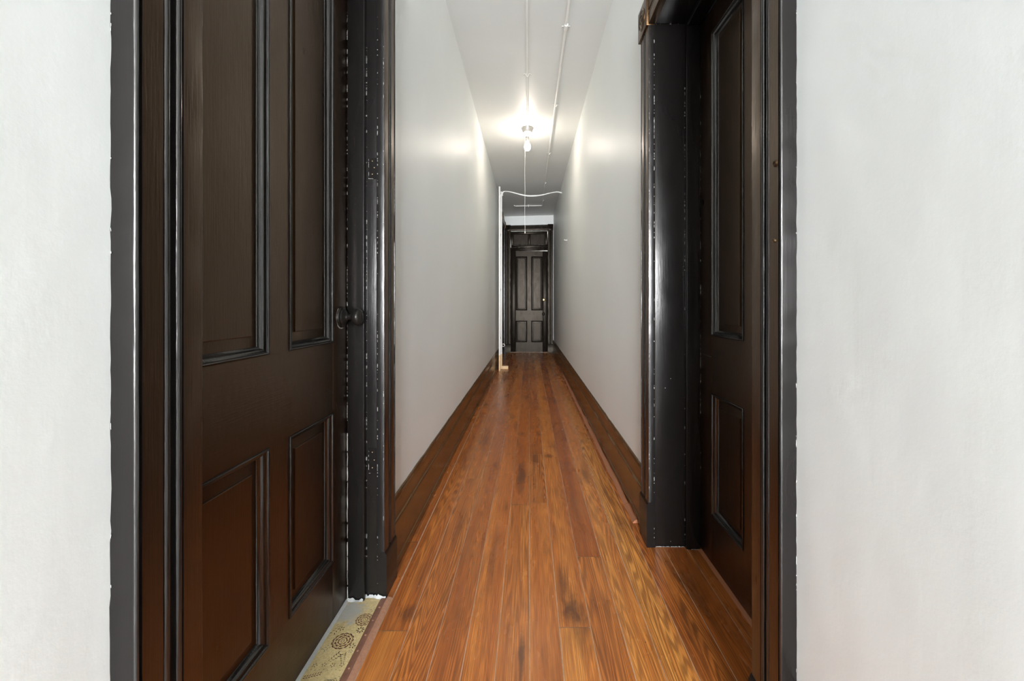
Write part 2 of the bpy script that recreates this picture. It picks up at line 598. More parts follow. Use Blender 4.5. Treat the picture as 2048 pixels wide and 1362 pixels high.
m = MB().box(RX0 - 0.1, RX1 + 0.1, YB - 0.1, YN - 0.3, -0.05, 0)
m.box(RX0 - 0.1, -0.9, YN - 0.3, YN + 0.1, -0.05, 0)
m.box(1.0, RX1 + 0.1, YN - 0.3, YN + 0.1, -0.05, 0)
tag(m.build('floor_front', plain('grey_bounce_floor', (0.36, 0.36, 0.35), 0.5), smooth=0), 'plain unseen grey floor added behind the viewer to neutralise bounce light', 'floor', kind='structure')  # unseen grey floor added to keep orange bounce off the hall walls
tag(fl, 'varnished orange-brown pine board floor running down the hallway', 'floor', kind='structure')

# ------------------------------------------------------------------ baseboards
BB = [(0, 0.0), (0.022, 0.0), (0.022, 0.030), (0.0195, 0.034), (0.0165, 0.036), (0.0165, 0.178), (0.0205, 0.181), (0.0235, 0.186), (0.0240, 0.191),
      (0.0215, 0.196), (0.0165, 0.199), (0.0140, 0.206), (0.0125, 0.220), (0.0115, 0.245), (0.0100, 0.256), (0.0125, 0.259), (0.0135, 0.264), (0.0125, 0.269),
      (0.0100, 0.272), (0.0080, 0.279), (0.0045, 0.281), (0, 0.281)]


def bb_jit(seed):
    def j(i, l):
        if i >= len(BB) - 3:
            return 0.0, 0.0035 * nz(l * 6, seed, 0) + 0.002 * nz(l * 23, seed, 5)
        if 0 < i < 4:
            return 0.0015 * nz(l * 4, seed, 2), 0
        return 0.0008 * nz(l * 9, seed, i * 0.7), 0
    return j


m = MB()
m.prism(BB, lambda a, b, l: (WL + a, l, b), YN, OL0 - 0.122, 6, bb_jit(1))
m.prism(BB, lambda a, b, l: (WL + a, l, b), OL1 + 0.1205, OS0 - 0.122, 160, bb_jit(2))
tag(m.build('baseboard_left', M['base'], smooth=28), 'tall dark brown moulded baseboard along the left wall', 'baseboard', kind='structure')
m = MB()
m.prism(BB, lambda a, b, l: (WR - a, l, b), YN, OR0 - 0.122, 6, bb_jit(3))
m.prism(BB, lambda a, b, l: (WR - a, l, b), OR1 + 0.1205, YF - 0.035, 180, bb_jit(4))
tag(m.build('baseboard_right', M['base'], smooth=28), 'tall dark brown moulded baseboard along the right wall', 'baseboard', kind='structure')

# ragged red-brown strip at the foot of the right baseboard
m = MB()
SP = [(0, 0), (0, 0.015), (0.008, 0.016), (0.016, 0.011), (0.024, 0.001), (0.024, 0)]
m.prism(SP, lambda a, b, l: (0.5272 - a, l, b), 2.06, 2.24, 6, lambda i, l: (0.004 * nz(l * 11, i, 3), 0.003 * nz(l * 14, i, 8) if i in (1, 2, 3) else 0))
m.prism(SP, lambda a, b, l: (0.5272 - a, l, b), 2.25, 6.4, 90, lambda i, l: (0.006 * nz(l * 5, i * .6, 3), 0.004 * nz(l * 9, i, 8) if i in (1, 2, 3) else 0))
tag(m.build('trim_5', M['redwood'], smooth=30), 'split red-brown wood strip lying along the foot of the right baseboard', 'trim', kind='structure')

# ------------------------------------------------------------------ door casings
CW = 0.1185


def arc(cx, cy, r, a0, a1, n):
    return [(cx + r * math.cos(math.radians(a0 + (a1 - a0) * i / n)), cy + r * math.sin(math.radians(a0 + (a1 - a0) * i / n))) for i in range(n + 1)]


CASE = ([(0, 0), (0, 0.0275)] + arc(0.0030, 0.0270, 0.0030, 180, 90, 3)[1:] + [(0.0390, 0.0300), (0.0400, 0.0235)]
        + arc(0.0455, 0.0262, 0.0052, 195, -15, 8) + [(0.0520, 0.0215), (0.0600, 0.0215)]
        + arc(0.0668, 0.0262, 0.0052, 195, -15, 8) + [(0.0735, 0.0235), (0.0745, 0.0300), (0.1075, 0.0300), (0.1085, 0.0240), (0.1110, 0.0240), (0.1120, 0.0300)]
        + arc(0.1145, 0.0280, 0.0040, 90, 0, 4) + [(CW + 0.0008, 0.0150), (CW + 0.0020, 0.0)])
NP = len(CASE)
# returns against wall and jamb take the cool, dim copy of the paint
# one paint split by painted reflections: flats golden, beads, grooves and edges cool
CMI = [0 if abs(CASE[i][1] - CASE[(i + 1) % NP][1]) < 1e-5 and abs(CASE[i][0] - CASE[(i + 1) % NP][0]) > 0.02 else (2 if abs(CASE[i][0] - CASE[(i + 1) % NP][0]) < 0.0025 and abs(CASE[i][1] - CASE[(i + 1) % NP][1]) > 0.011 else 1) for i in range(NP)]


def case_jit(seed, amp=1.0):
    def j(i, l):
        if i >= NP - 2:
            d = (0.0016 * nz(l * 4, seed, 1) + 0.0016 * nz(l * 24, seed, 4) + 0.0012 * nz(l * 60, seed, 6)) * amp
            return (d if i == NP - 1 else d * 0.5), 0
        if i <= 3:
            return 0.0005 * nz(l * 17, seed, 2), 0.0005 * nz(l * 12, seed, 3)
        return 0, 0.0004 * nz(l * 15, seed, i * 0.3)
    return j


def casing(parent, fn, z0, z1, seed, n=150, mat='paint'):
    return MB().prism(CASE, fn, z0, z1, n, case_jit(seed), mis=CMI).build('casing', [M[mat], M['edge' if mat == 'paint' else mat], M['jamb' if mat == 'paint' else mat]], parent, 32)


PM = ['paint', 'jamb']


def corner_block(parent, fn, a0, a1, z0, z1):
    """Square rosette block; fn(a across, b out, z)."""
    T = 0.040
    m = MB()
    m.box(a0, a1, 0, T - .001, z0, z1, 0.0025, 2, fn=lambda x, y, z: fn(x, y, z))
    o = m.build('corner_block', M[PM[0]], parent, 30)
    ca, cz = (a0 + a1) / 2, (z0 + z1) / 2
    m = MB()
    pr = [(0.046, T - 0.003), (0.046, T + 0.001), (0.043, T + 0.003), (0.040, T + 0.001), (0.038, T - 0.001), (0.030, T + 0.0005), (0.026, T + 0.0045),
          (0.021, T + 0.0035), (0.018, T - 0.0005), (0.013, T + 0.002), (0.007, T + 0.0055), (0.0, T + 0.0065)]
    m.lathe(pr, lambda x, y, h: fn(ca + x, h, cz + y), 32)
    r = m.build('rosette', M[PM[0]], o, 40)
    return o


def plinth(parent, fn, a0, a1, h):
    m = MB()
    T = 0.037
    pr = [(0, 0), (T, 0), (T, h - 0.012), (T - 0.003, h - 0.006), (T - 0.006, h), (0.020, h + 0.002), (0, h + 0.002)]
    m.prism([(b, z) for b, z in pr], lambda b, z, l: fn(l, b, z), a0, a1, 8, lambda i, l: (0.0006 * nz(l * 40, i, 2), 0))
    return m.build('plinth_block', M[PM[1]], parent, 30)


def wear_strip(parent, p0, p1, normal, width, cover, seed, mat='chip', thick=0.0006, name='worn_edge'):
    """Broken pale line from p0 to p1, lying on the plane with this normal."""
    rnd = random.Random(seed)
    p0, p1, nrm = Vector(p0), Vector(p1), Vector(normal)
    d = (p1 - p0)
    L = d.length
    d.normalize()
    side = d.cross(nrm).normalized()
    m = MB()
    t = 0.0
    while t < L:
        dens = cover(t / L) if callable(cover) else cover
        dens = dens if dens > 0.8 else dens * (0.25 + 0.9 * max(0.0, nz(t * 3.1, seed, 0) + 0.35))
        ln = rnd.choice((0.0015, 0.002, 0.003, 0.004, 0.007, 0.012)) * rnd.uniform(.7, 1.4)
        ln = 0.05 if cover == 0.97 else ln
        if rnd.random() < dens:
            w = width * rnd.uniform(0.3, 0.9)
            c = p0 + d * t + nrm * thick
            e = p0 + d * min(L, t + ln) + nrm * thick
            k = 3
            vs = []
            for q in range(k + 1):
                f = q / k
                c2 = c.lerp(e, f)
                ww = w * (0.35 + 0.65 * math.sin(math.pi * (0.12 + 0.76 * f))) * rnd.uniform(0.75, 1.2)
                s0 = rnd.uniform(-.2, .2) * width
                vs += [c2 + side * (s0 - ww / 2), c2 + side * (s0 + ww / 2)]
            m.add(vs, [(2 * q, 2 * q + 1, 2 * q + 3, 2 * q + 2) for q in range(k)])
        t += ln * rnd.uniform(0.9, 1.3)
    return m.build(name, M[mat], parent, 0)


def door_surround(name, label, side, y0, y1, ztop, depth, stop0, stop1, ph_near, ph_far, seed, near_case=True):
    """Jambs, stops and casing of a door in a side wall. side = +1 left wall (faces +x), -1 right wall."""
    wx = WL if side > 0 else WR
    root = thing(name, label, 'door frame', (wx, (y0 + y1) / 2, 0), kind='structure')
    X = lambda b: wx + side * b                # b out of the wall, negative = into it
    # casings: 'a' runs from the opening outward
    far = lambda a, b, l: (X(b), y1 - 0.004 + a, l)
    near = lambda a, b, l: (X(b), y0 + 0.004 - a, l)
    casing(root, near, ph_near, ztop - 0.002, seed)
    casing(root, far, ph_far, ztop - 0.002, seed + 1)
    head = lambda a, b, l: (X(b), l, ztop - 0.004 + a)
    MB().prism(CASE, head, y0 + 0.004, y1 - 0.004, 40, case_jit(seed + 2)).build('head_casing', M['paint_head'], root, 32)
    corner_block(root, far, -0.001, CW + 0.022, ztop - 0.008, ztop + 0.128)
    corner_block(root, near, -0.001, CW + 0.022, ztop - 0.008, ztop + 0.128)
    plinth(root, far, -0.0005, CW + 0.003, ph_far)
    plinth(root, near, -0.0005, CW + 0.003, ph_near)
    # jamb boards and stops
    for nm, ya, yb, sgn in (('far', y1, y1 + TJ, -1), ('near', y0 - TJ, y0, 1)):
        m = MB()
        xa, xb = sorted((X(0.004), X(-depth)))
        m.box(xa, xb, ya, yb, 0, ztop, 0.0015, 2)
        m.build('jamb', M['jamb'], root, 30)
        m = MB()
        xa, xb = sorted((X(-stop0), X(-stop1)))
        yy = (y1 - 0.021, y1 - 0.0002) if sgn < 0 else (y0 + 0.0002, y0 + 0.021)
        m.box(xa, xb, yy[0], yy[1], 0, ztop - 0.0005, 0.003, 3)
        m.build('door_stop', M['jamb'], root, 40)
    m = MB()
    xa, xb = sorted((X(0.004), X(-depth)))
    m.box(xa, xb, y0 - TJ, y1 + TJ, ztop, ztop + TJ, 0.0015, 2)
    m.build('head_jamb', M['jamb_head'], root, 30)
    m = MB()
    xa, xb = sorted((X(-stop0), X(-stop1)))
    m.box(xa, xb, y0 + 0.022, y1 - 0.022, ztop - 0.021, ztop - 0.0002, 0.003, 3)
    m.build('head_stop', M['jamb_head'], root, 40)
    return root, X


# ------------------------------------------------------------------ panelled doors
DW, DH, ST, PW, MS = 0.834, 2.262, 0.115, 0.257, 0.090
P_LO, P_HI = (0.205, 0.700), (0.932, 2.160)
MOLD = [(0, 0.0), (0.0006, 0.0030), (0.0022, 0.0046), (0.0045, 0.0046), (0.0062, 0.0030), (0.0068, 0.0002), (0.0085, -0.0015), (0.0115, -0.0028),
        (0.0145, -0.0055), (0.0170, -0.0092), (0.0185, -0.0130), (0.0215, -0.0150), (0.0225, -0.0185)]
FIELD = [(0.0225, -0.0180), (0.0400, -0.0165), (0.0480, -0.0150), (0.0486, -0.0112), (0.0500, -0.0105)]


def panel_door(root, fn, mat='paint', cross='paint_head', H=DH, W=DW, t=0.042, lo=P_LO, hi=P_HI):
    """fn(u, v, w): u across, v towards the viewer, w up."""
    top = min(H, hi[1] + (DH - P_HI[1])) if H >= DH - 0.001 else H
    m = MB()
    e = 0.0012
    m.box(0, ST, -t, 0, 0.008, H, e, 2, fn=fn)
    m.box(W - ST, W, -t, 0, 0.008, H, e, 2, fn=fn)
    m.build('stile', M[mat], root, 30)
    cu = W / 2
    m = MB()
    for a, b in (lo, hi):
        m.box(cu - MS / 2, cu + MS / 2, -t, -0.0002, a - 0.001, b + 0.001, 0.0006, 1, fn=fn)
    m.build('mullion', M[mat], root, 30)
    for a, b in ((0.008, lo[0]), (lo[1], hi[0]), (hi[1], H)):
        m = MB()
        m.box(ST, W - ST, -t, -0.0001, a, b, 0.0006, 1, fn=fn)
        m.build('rail', M[cross], root, 30)
    for (a, b) in (lo, hi):
        for u0, u1 in ((ST, cu - MS / 2), (cu + MS / 2, W - ST)):
            m = MB()
            m.rings((u0, a, u1, b), FIELD, fn, cap=True)
            m.rings((u0 - 0.01, a - 0.01, u1 + 0.01, b + 0.01), [(0, -t * 0.6), (0.01, -t * 0.6)], fn, cap=True)
            p = m.build('panel', M[mat], root, 20)
            m = MB()
            m.rings((u0, a, u1, b), MOLD, fn)
            m.build('panel_molding', M['edge' if mat == 'paint' else mat], p, 50)
    return root


def round_knob(root, fn, u, w, mat='bronze', s=1.0):
    """Knob set at (u, w) on the door face; v is the stand-off."""
    k = MB()
    k.lathe([(0.0, 0.002), (0.012 * s, 0.002), (0.0105 * s, 0.022 * s), (0.010 * s, 0.033 * s), (0.0115 * s, 0.037 * s), (0.019 * s, 0.041 * s), (0.0262 * s, 0.048 * s),
             (0.0288 * s, 0.056 * s), (0.0280 * s, 0.063 * s), (0.0245 * s, 0.068 * s), (0.0205 * s, 0.0702 * s), (0.0196 * s, 0.0692 * s), (0.0180 * s, 0.0698 * s),
             (0.0135 * s, 0.0712 * s), (0.0126 * s, 0.0702 * s), (0.0112 * s, 0.0710 * s), (0.006 * s, 0.0722 * s), (0.0, 0.0724 * s)],
            lambda x, y, h: fn(u + x, h, w + y), 40)
    ko = k.build('door_knob', M[mat], root, 40)
    r = MB()
    r.lathe([(0.0365 * s, 0.0), (0.0368 * s, 0.004 * s), (0.034 * s, 0.008 * s), (0.029 * s, 0.0095 * s), (0.027 * s, 0.013 * s), (0.018 * s, 0.0165 * s), (0.0125 * s, 0.020 * s),
             (0.0118 * s, 0.024 * s), (0.0, 0.024 * s)], lambda x, y, h: fn(u + x, h, w + y), 40)
    r.build('rose', M[mat], ko, 40)
    return ko


# ---- near left door
tl, XL = door_surround('trim_1', 'black glossy grooved casing and jambs around the near left door', 1, OL0, OL1, OLZ, 0.150, 0.037, 0.0995, 0.165, 0.165, 11)
XD1 = -0.650
fn1 = lambda u, v, w: (XD1 + v, 0.6895 + u, w)
d1 = thing('door_1', 'near black four-panel door on the left with a dark round knob', 'door', (XD1, 1.107, 0), kind='structure')
panel_door(d1, fn1)
kn = round_knob(d1, fn1, 1.471 - 0.6895, 1.015)
# chipped paint round the rose
m = MB()
rr = random.Random(4)
for i in range(15):
    a = math.radians(140 + i * 13 + rr.uniform(-4, 4))
    r0, r1 = 0.0362, 0.0395 + rr.uniform(0, 0.0025)
    q = math.radians(9)
    vs = [fn1(1.471 - 0.6895 + r * math.cos(t), 0.0008, 1.015 + r * math.sin(t)) for r, t in ((r0, a - q), (r0, a + q), (r1, a + q), (r1, a - q))]
    m.add(vs, [(0, 1, 2, 3)])
m.build('chipped_paint', M['chip'], d1, 0)
# worn pale line between door and stop, and on the jamb seams
wear_strip(tl, (XD1 + 0.0035, OL1 - 0.0215, 0.004), (XD1 + 0.0035, OL1 - 0.0215, 0.60), (0, -1, 0), 0.0040, 0.97, 3)
wear_strip(tl, (XD1 + 0.0030, OL1 - 0.0215, 0.55), (XD1 + 0.0030, OL1 - 0.0215, 2.1), (0, -1, 0), 0.0022, lambda f: 0.75 - 0.25 * f, 5)
wear_strip(tl, (WL - 0.0355, OL1 - 0.0005, 0.1), (WL - 0.0355, OL1 - 0.0005, 2.1), (0, -1, 0), 0.0016, 0.28, 6)
wear_strip(tl, (WL + 0.0045, OL1 - 0.0045, 0.05), (WL + 0.0045, OL1 - 0.0045, 2.1), (0, -1, 0), 0.0018, 0.30, 8)
wear_strip(tl, (WL + 0.0265, OL1 - 0.0046, 0.2), (WL + 0.0265, OL1 - 0.0046, 2.1), (0, -1, 0), 0.0012, 0.22, 9)
wear_strip(tl, (WL + 0.001, OL0 - 0.1165, 0.3), (WL + 0.001, OL0 - 0.1165, 2.1), (0, -1, 0), 0.0012, 0.10, 31)
# filled hinge mortises on the jamb
for zc, hh in ((1.550, 0.038), (0.495, 0.045)):
    m = MB()
    m.box(WL - 0.028, WL - 0.0005, OL1 - 0.0018, OL1 - 0.0003, zc - hh, zc + hh, 0.0008, 1)
    hp = m.build('hinge_plate', M['jamb'], tl, 30)
    for q in range(3):
        z = zc + hh * (0.68 - 0.62 * q)
        xx = WL - 0.012 + (0.004 if q == 1 else -0.003)
        m = MB().lathe([(0.0014, 0), (0.0014, 0.0008), (0, 0.001)], lambda x, y, h: (xx + x, OL1 - 0.0018 - h, z + y), 10)
        m.build('screw_hole', M['bare'], hp, 30)
    wear_strip(hp, (WL - 0.028, OL1 - 0.002, zc - hh), (WL - 0.028, OL1 - 0.002, zc + hh), (0, -1, 0), 0.0016, 0.55, int(zc * 50))
    wear_strip(hp, (WL - 0.028, OL1 - 0.002, zc - hh), (WL - 0.001, OL1 - 0.002, zc - hh), (0, -1, 0), 0.0016, 0.6, int(zc * 70))
# ragged white plaster at the foot of the jamb
m = MB()
rr = random.Random(12)
for (xa, xb, yj, hmax) in ((XD1 + 0.004, WL - 0.0395, OL1 - 0.0235, 0.014), (WL - 0.038, WL - 0.001, OL1 - 0.0025, 0.019), (WL + 0.0005, WL + 0.036, OL1 - 0.008, 0.017)):
    n = 12
    vs, fs = [], []
    for i in range(n + 1):
        x = xa + (xb - xa) * i / n
        h = hmax * (0.55 + 0.6 * nz(x * 60, 3.3, 1) + 0.3 * rr.uniform(-.5, .5))
        h = max(0.004, h)
        fwd = 0.006 + 0.005 * rr.random()
        vs += [(x, yj - fwd, 0.0062), (x, yj - fwd * 0.55, 0.35 * h + 0.006), (x, yj - 0.0012, h + 0.004), (x, yj + 0.001, h * 0.9)]
    for i in range(n):
        for q in range(3):
            a = i * 4 + q
            fs.append((a, a + 4, a + 5, a + 1))
    m.add(vs, fs)
m.build('plaster_patch', M['plaster'], tl, 50)

# ---- right door
tr, XR = door_surround('trim_2', 'black glossy grooved casing and jambs around the right door with round corner rosette', -1, OR0, OR1, ORZ, 0.240, 0.130, 0.1915, 0.195, 0.195, 21)
XD2 = 0.742
fn2 = lambda u, v, w: (XD2 - v, 1.006 + u, w)
d2 = thing('door_2', 'black four-panel door set deep in the right wall without visible knob', 'door', (XD2, 1.423, 0), kind='structure')
panel_door(d2, fn2)
wear_strip(tr, (XD2 - 0.002, OR1 - 0.0215, 0.02), (XD2 - 0.002, OR1 - 0.0215, 2.2), (0, -1, 0), 0.0018, lambda f: 0.55 if 0.25 < f < 0.75 else 0.25, 41)
wear_strip(tr, (WR + 0.1295, OR1 - 0.0005, 0.02), (WR + 0.1295, OR1 - 0.0005, 2.25), (0, -1, 0), 0.0012, lambda f: 0.12 + 0.3 * (f > 0.55), 42)
wear_strip(tr, (WR - 0.0045, OR1 - 0.0045, 0.02), (WR - 0.0045, OR1 - 0.0045, 2.25), (0, -1, 0), 0.0030, lambda f: 0.2 + 0.35 * (f > 0.6), 43)
wear_strip(tr, (WR - 0.0265, OR1 - 0.0046, 0.25), (WR - 0.0265, OR1 - 0.0046, 2.2), (0, -1, 0), 0.0012, 0.25, 44)
wear_strip(tr, (WR + 0.004, OR1 - 0.0006, 2.2835), (WR + 0.125, OR1 - 0.0006, 2.2835), (0, -1, 0), 0.0014, 0.75, 45)
wear_strip(tr, (WR + 0.004, OR1 - 0.0018, 0.003), (WR + 0.129, OR1 - 0.0018, 0.003), (0, -1, 0), 0.0040, 0.85, 46)
wear_strip(tr, (WR + 0.131, OR1 - 0.0225, 0.003), (WR + 0.19, OR1 - 0.0225, 0.003), (0, -1, 0), 0.0040, 0.9, 47)
wear_strip(d2, (XD2 - 0.0006, 1.823, 0.848), (XD2 - 0.0006, 1.728, 0.846), (-1, 0, 0), 0.0016, 0.95, 48)
wear_strip(tr, (WR - 0.001, OR0 - 0.1165, 0.3), (WR - 0.001, OR0 - 0.1165, 2.1), (0, -1, 0), 0.0014, 0.12, 49)
# white wall paint daubed on the far casing and an old screw in the near one
m = MB()
vs = []
for i in range(10):
    a = 2 * math.pi * i / 10
    vs.append((WR - 0.0306, OR1 + CW - 0.010 + 0.0075 * math.cos(a) * (1 + .3 * nz(i, 2, 1)), 1.79 + 0.020 * math.sin(a) * (1 + .3 * nz(i, 5, 1))))
m.add(vs, [tuple(range(10))])
m.build('paint_daub', M['plaster'], tr, 0)
for (yy, zz, r) in ((OR0 - 0.094, 1.355, 0.0065), (OR0 - 0.091, 1.192, 0.0040)):
    m = MB().lathe([(r * 1.3, 0), (r * 1.15, 0.0016), (r * 0.75, 0.0034), (r * 0.4, 0.0018), (0, 0.0012)], lambda x, y, h: (WR - 0.0300 - h, yy + x, zz + y), 14)
    m.build('screw_head', M['paint'], tr, 40)

# ---- far door with transom, seen straight on
PM[:] = ['far', 'far']
tf = thing('trim_3', 'black grooved casing with rosettes around the far end door and its transom', 'door frame', (0.005, YF, 0), kind='structure')
TILT = 0.024
far_l = lambda a, b, l: (FD0 + 0.004 - a, YF - b, l)
far_r = lambda a, b, l: (FD1 - 0.004 + a, YF - b, l)
casing(tf, far_l, 0.195, FDZ - 0.004, 51, 60, 'far')
casing(tf, far_r, 0.195, FDZ + 0.012, 52, 60, 'far')
HZ = FDZ + 0.006
MB().prism(CASE, lambda a, b, l: (l, YF - b, HZ - 0.004 + a + TILT * l), FD0 + 0.005, FD1 - 0.005, 12, case_jit(53)).build('head_casing', M['far'], tf, 32)
corner_block(tf, far_l, -0.001, CW + 0.008, HZ - 0.010 - 0.011, HZ + 0.125 - 0.011)
corner_block(tf, far_r, -0.001, CW + 0.004, HZ - 0.010 + 0.011, HZ + 0.125 + 0.011)
plinth(tf, far_l, -0.0005, CW + 0.002, 0.195)
plinth(tf, far_r, -0.0005, CW + 0.002, 0.195)
for a, b in ((FD0 - TJ, FD0), (FD1, FD1 + TJ)):
    MB().box(a, b, YF - 0.004, YF + 0.13, 0, FDZ + 0.01, 0.0015).build('jamb', M['far'], tf, 30)
MB().box(FD0 - TJ, FD1 + TJ, YF - 0.004, YF + 0.13, FDZ + 0.0, FDZ + TJ, 0.0015, fn=lambda x, y, z: (x, y, z + TILT * x * .6)).build('head_jamb', M['far'], tf, 30)
m = MB()
tb = lambda x, y, z: (x, y, z + 0.018 * x)
m.box(FD0, FD1, YF - 0.010, YF + 0.10, 2.300, 2.318, 0.003, fn=tb)
m.box(FD0, FD1, YF + 0.004, YF + 0.10, 2.318, 2.345, 0.003, fn=tb)
m.box(FD0, FD1, YF - 0.006, YF + 0.10, 2.345, 2.362, 0.003, fn=tb)
m.box(FD0, FD1, YF + 0.004, YF + 0.10, 2.288, 2.300, 0.002, fn=tb)
m.build('transom_bar', M['far'], tf, 30)
d3 = thing('door_3', 'far black four-panel door closing the end of the hallway', 'door', (0.005, YF + 0.02, 0), kind='structure')
# the leaf has dropped at its right side, leaving a lit gap over it
fn3 = lambda u, v, w: (-0.412 + u, YF + 0.022 - v, w - (max(0.0, (u - 0.30)) * 0.006 if w > 2.2 else 0))
panel_door(d3, fn3, mat='far', cross='far', H=2.284, lo=(0.228, 0.712), hi=(0.945, 2.160))
k3 = round_knob(d3, fn3, 0.325 + 0.412, 0.865, 'bronze', 0.95)
m = MB()
m.lathe([(0.030, 0), (0.030, 0.004), (0.024, 0.007), (0.012, 0.008), (0.011, 0.012), (0, 0.012)], lambda x, y, h: fn3(0.333 + 0.412 + x, h, 1.184 + y), 24)
m.build('deadbolt', M['brass'], d3, 40)
m = MB()
m.box(0.325 + 0.412 - 0.004, 0.325 + 0.412 + 0.004, 0.0002, 0.002, 0.78, 0.806, 0.001, fn=fn3)
m.build('keyhole_cover', M['bronze'], d3, 30)
PM[:] = ['paint', 'jamb']
# loose transom sash, turned a little in its frame
tsx, tsz = 0.005, 2.547
ca_, sa_ = math.cos(0.018), math.sin(0.018)


def fnt(u, v, w):
    return (tsx + u * ca_ - w * sa_, YF + 0.030 - v, tsz + u * sa_ + w * ca_)


ts = thing('window_4', 'black two-panel transom sash tilted over the far door', 'transom', (tsx, YF + 0.03, tsz), kind='structure')
hw, hh = 0.4160, 0.178
m = MB()
for a, b, c, d in ((-hw, hw, hh - 0.05, hh), (-hw, hw, -hh, -hh + 0.05)):
    m.box(a, b, -0.03, 0, c, d, 0.001, fn=fnt)
m.build('rail', M['far'], ts, 30)
m = MB()
for a, b in ((-hw, -hw + 0.055), (-0.018, 0.018), (hw - 0.055, hw)):
    m.box(a, b, -0.03, -0.0002, -hh + 0.05, hh - 0.05, 0.0006, fn=fnt)
m.build('stile', M['far'], ts, 30)
for a, b in ((-hw + 0.055, -0.018), (0.018, hw - 0.055)):
    m = MB()
    m.rings((a, -hh + 0.05, b, hh - 0.05), [(0, 0), (0.001, 0.002), (0.004, 0.002), (0.012, -0.008), (0.014, -0.012), (0.03, -0.012)], fnt, cap=True)
    m.build('panel', M['far'], ts, 30)
# bright room behind the far door
m = MB()
m.box(-1.2, 1.2, YF + 1.6, YF + 1.7, 0, 3.2)
m.box(-1.3, -1.2, YF + 0.14, YF + 1.7, 0, 3.2)
m.box(1.2, 1.3, YF + 0.14, YF + 1.7, 0, 3.2)
m.box(-1.3, 1.3, YF + 0.14, YF + 1.7, 3.2, 3.3)
tag(m.build('wall_room_beyond', M['wall'], smooth=0), 'white walls of the bright room beyond the far door', 'wall', kind='structure')

# ---- side door at the far end of the left wall
t4, X4 = door_surround('trim_4', 'dark casing on the left wall beside the far end door', 1, OS0, OS1, OSZ, 0.135, 0.037, 0.0995, 0.195, 0.195, 61)
fn4 = lambda u, v, w: (-0.650 + v, OS0 + 0.0155 + u, w)
d4 = thing('door_4', 'dark side door in the left wall just before the far end', 'door', (-0.65, (OS0 + OS1) / 2, 0), kind='structure')
panel_door(d4, fn4)
MB().box(-0.65, -0.56, OS0, OS1, 2.285, 2.340, 0.004).build('transom_bar', M['paint_head'], t4, 30)
m = MB()
m.box(OS0, OS1, -0.03, -0.012, 2.335, OSZ, fn=lambda u, v, w: (-0.640 + v, u, w))
for a, b, c, d in ((OS0, OS1, OSZ - 0.05, OSZ), (OS0, OS1, 2.335, 2.385), (OS0, OS0 + .06, 2.385, OSZ - .05), (OS1 - .06, OS1, 2.385, OSZ - .05)):
    m.box(a, b, -0.012, 0, c, d, 0.001, fn=lambda u, v, w: (-0.640 + v, u, w))
o = m.build('window_5', M['paint'], None, 30)
tag(o, 'dark transom panel over the side door on the left', 'transom', kind='structure')

# ------------------------------------------------------------------ thresholds
# linoleum strip in the left doorway
LX0, LX1 = -0.6485, -0.5305
LZ = 0.0052


def flat(m, pts, mi, z):
    m.add([(x, y, z) for x, y in pts], [tuple(range(len(pts)))], mi)


def petal(m, cx, cy, ang, ln, wd, mi, z, bend=0.0):
    pts = []
    n = 8
    for i in range(n):
        t = 2 * math.pi * i / n
        a, b = 0.5 * ln * math.cos(t), 0.5 * wd * math.sin(t)
        b += bend * (a / ln) ** 2
        x, y = cx + a * math.cos(ang) - b * math.sin(ang), cy + a * math.sin(ang) + b * math.cos(ang)
        pts.append((min(max(x, LX0 + 0.002), LX1 - 0.001), y))
    flat(m, pts, mi, z)


def crescent(m, cx, cy, ang, r, wd, mi, z, sweep=2.3):
    """Open curled petal: an arc band bulging towards ang."""
    n = 7
    vs = []
    for i in range(n + 1):
        t = ang - sweep / 2 + sweep * i / n
        w = wd * (0.35 + 0.65 * math.sin(math.pi * (0.1 + 0.8 * i / n)))
        for q in (-w / 2, w / 2):
            x, y = cx + (r + q) * math.cos(t), cy + (r + q) * math.sin(t)
            vs.append((min(max(x, LX0 + 0.002), LX1 - 0.001), y, z))
    m.add(vs, [(2 * i, 2 * i + 1, 2 * i + 3, 2 * i + 2) for i in range(n)], mi)


def mum(m, cx, cy, R, mi, z, rot=0.0, seed=0):
    rnd = random.Random(seed)
    for k, (rr_, n, s) in enumerate(((0.92, 13, 0.22), (0.66, 10, 0.18), (0.40, 7, 0.15))):
        for i in range(n):
            a = rot + 2 * math.pi * (i + 0.5 * (k % 2)) / n
            x, y = cx + R * rr_ * math.cos(a), cy + R * rr_ * math.sin(a)
            crescent(m, x - R * .10 * math.cos(a), y - R * .10 * math.sin(a), a + rnd.uniform(-.25, .25), R * s, R * 0.115, mi, z, 2.6)
            if k < 2:
                petal(m, x - R * .02 * math.cos(a), y - R * .02 * math.sin(a), a + rnd.uniform(-.2, .2), R * 0.14, R * 0.085, mi, z)
    for i in range(7):
        a = 2 * math.pi * i / 7 + 0.3
        petal(m, cx + R * .17 * math.cos(a), cy + R * .17 * math.sin(a), a, R * 0.15, R * 0.07, mi, z)


def daisy(m, cx, cy, R, mi, z, n=6, rot=0.2):
    for i in range(n):
        a = rot + 2 * math.pi * i / n
        petal(m, cx + R * .65 * math.cos(a), cy + R * .65 * math.sin(a), a, R * 0.62, R * 0.30, mi, z)


def spray(m, cx, cy, ang, L, mi, z, n=5):
    for i in range(n):
        f = i / (n - 1)
        x, y = cx + L * f * math.cos(ang), cy + L * f * math.sin(ang)
        for s in (-1, 1):
            a = ang + s * 0.85
            ln = L * 0.30 * (1 - 0.45 * f)
            crescent(m, x + ln * .55 * math.cos(a), y + ln * .55 * math.sin(a), a, ln * .45, ln * .26, mi, z, 2.4)


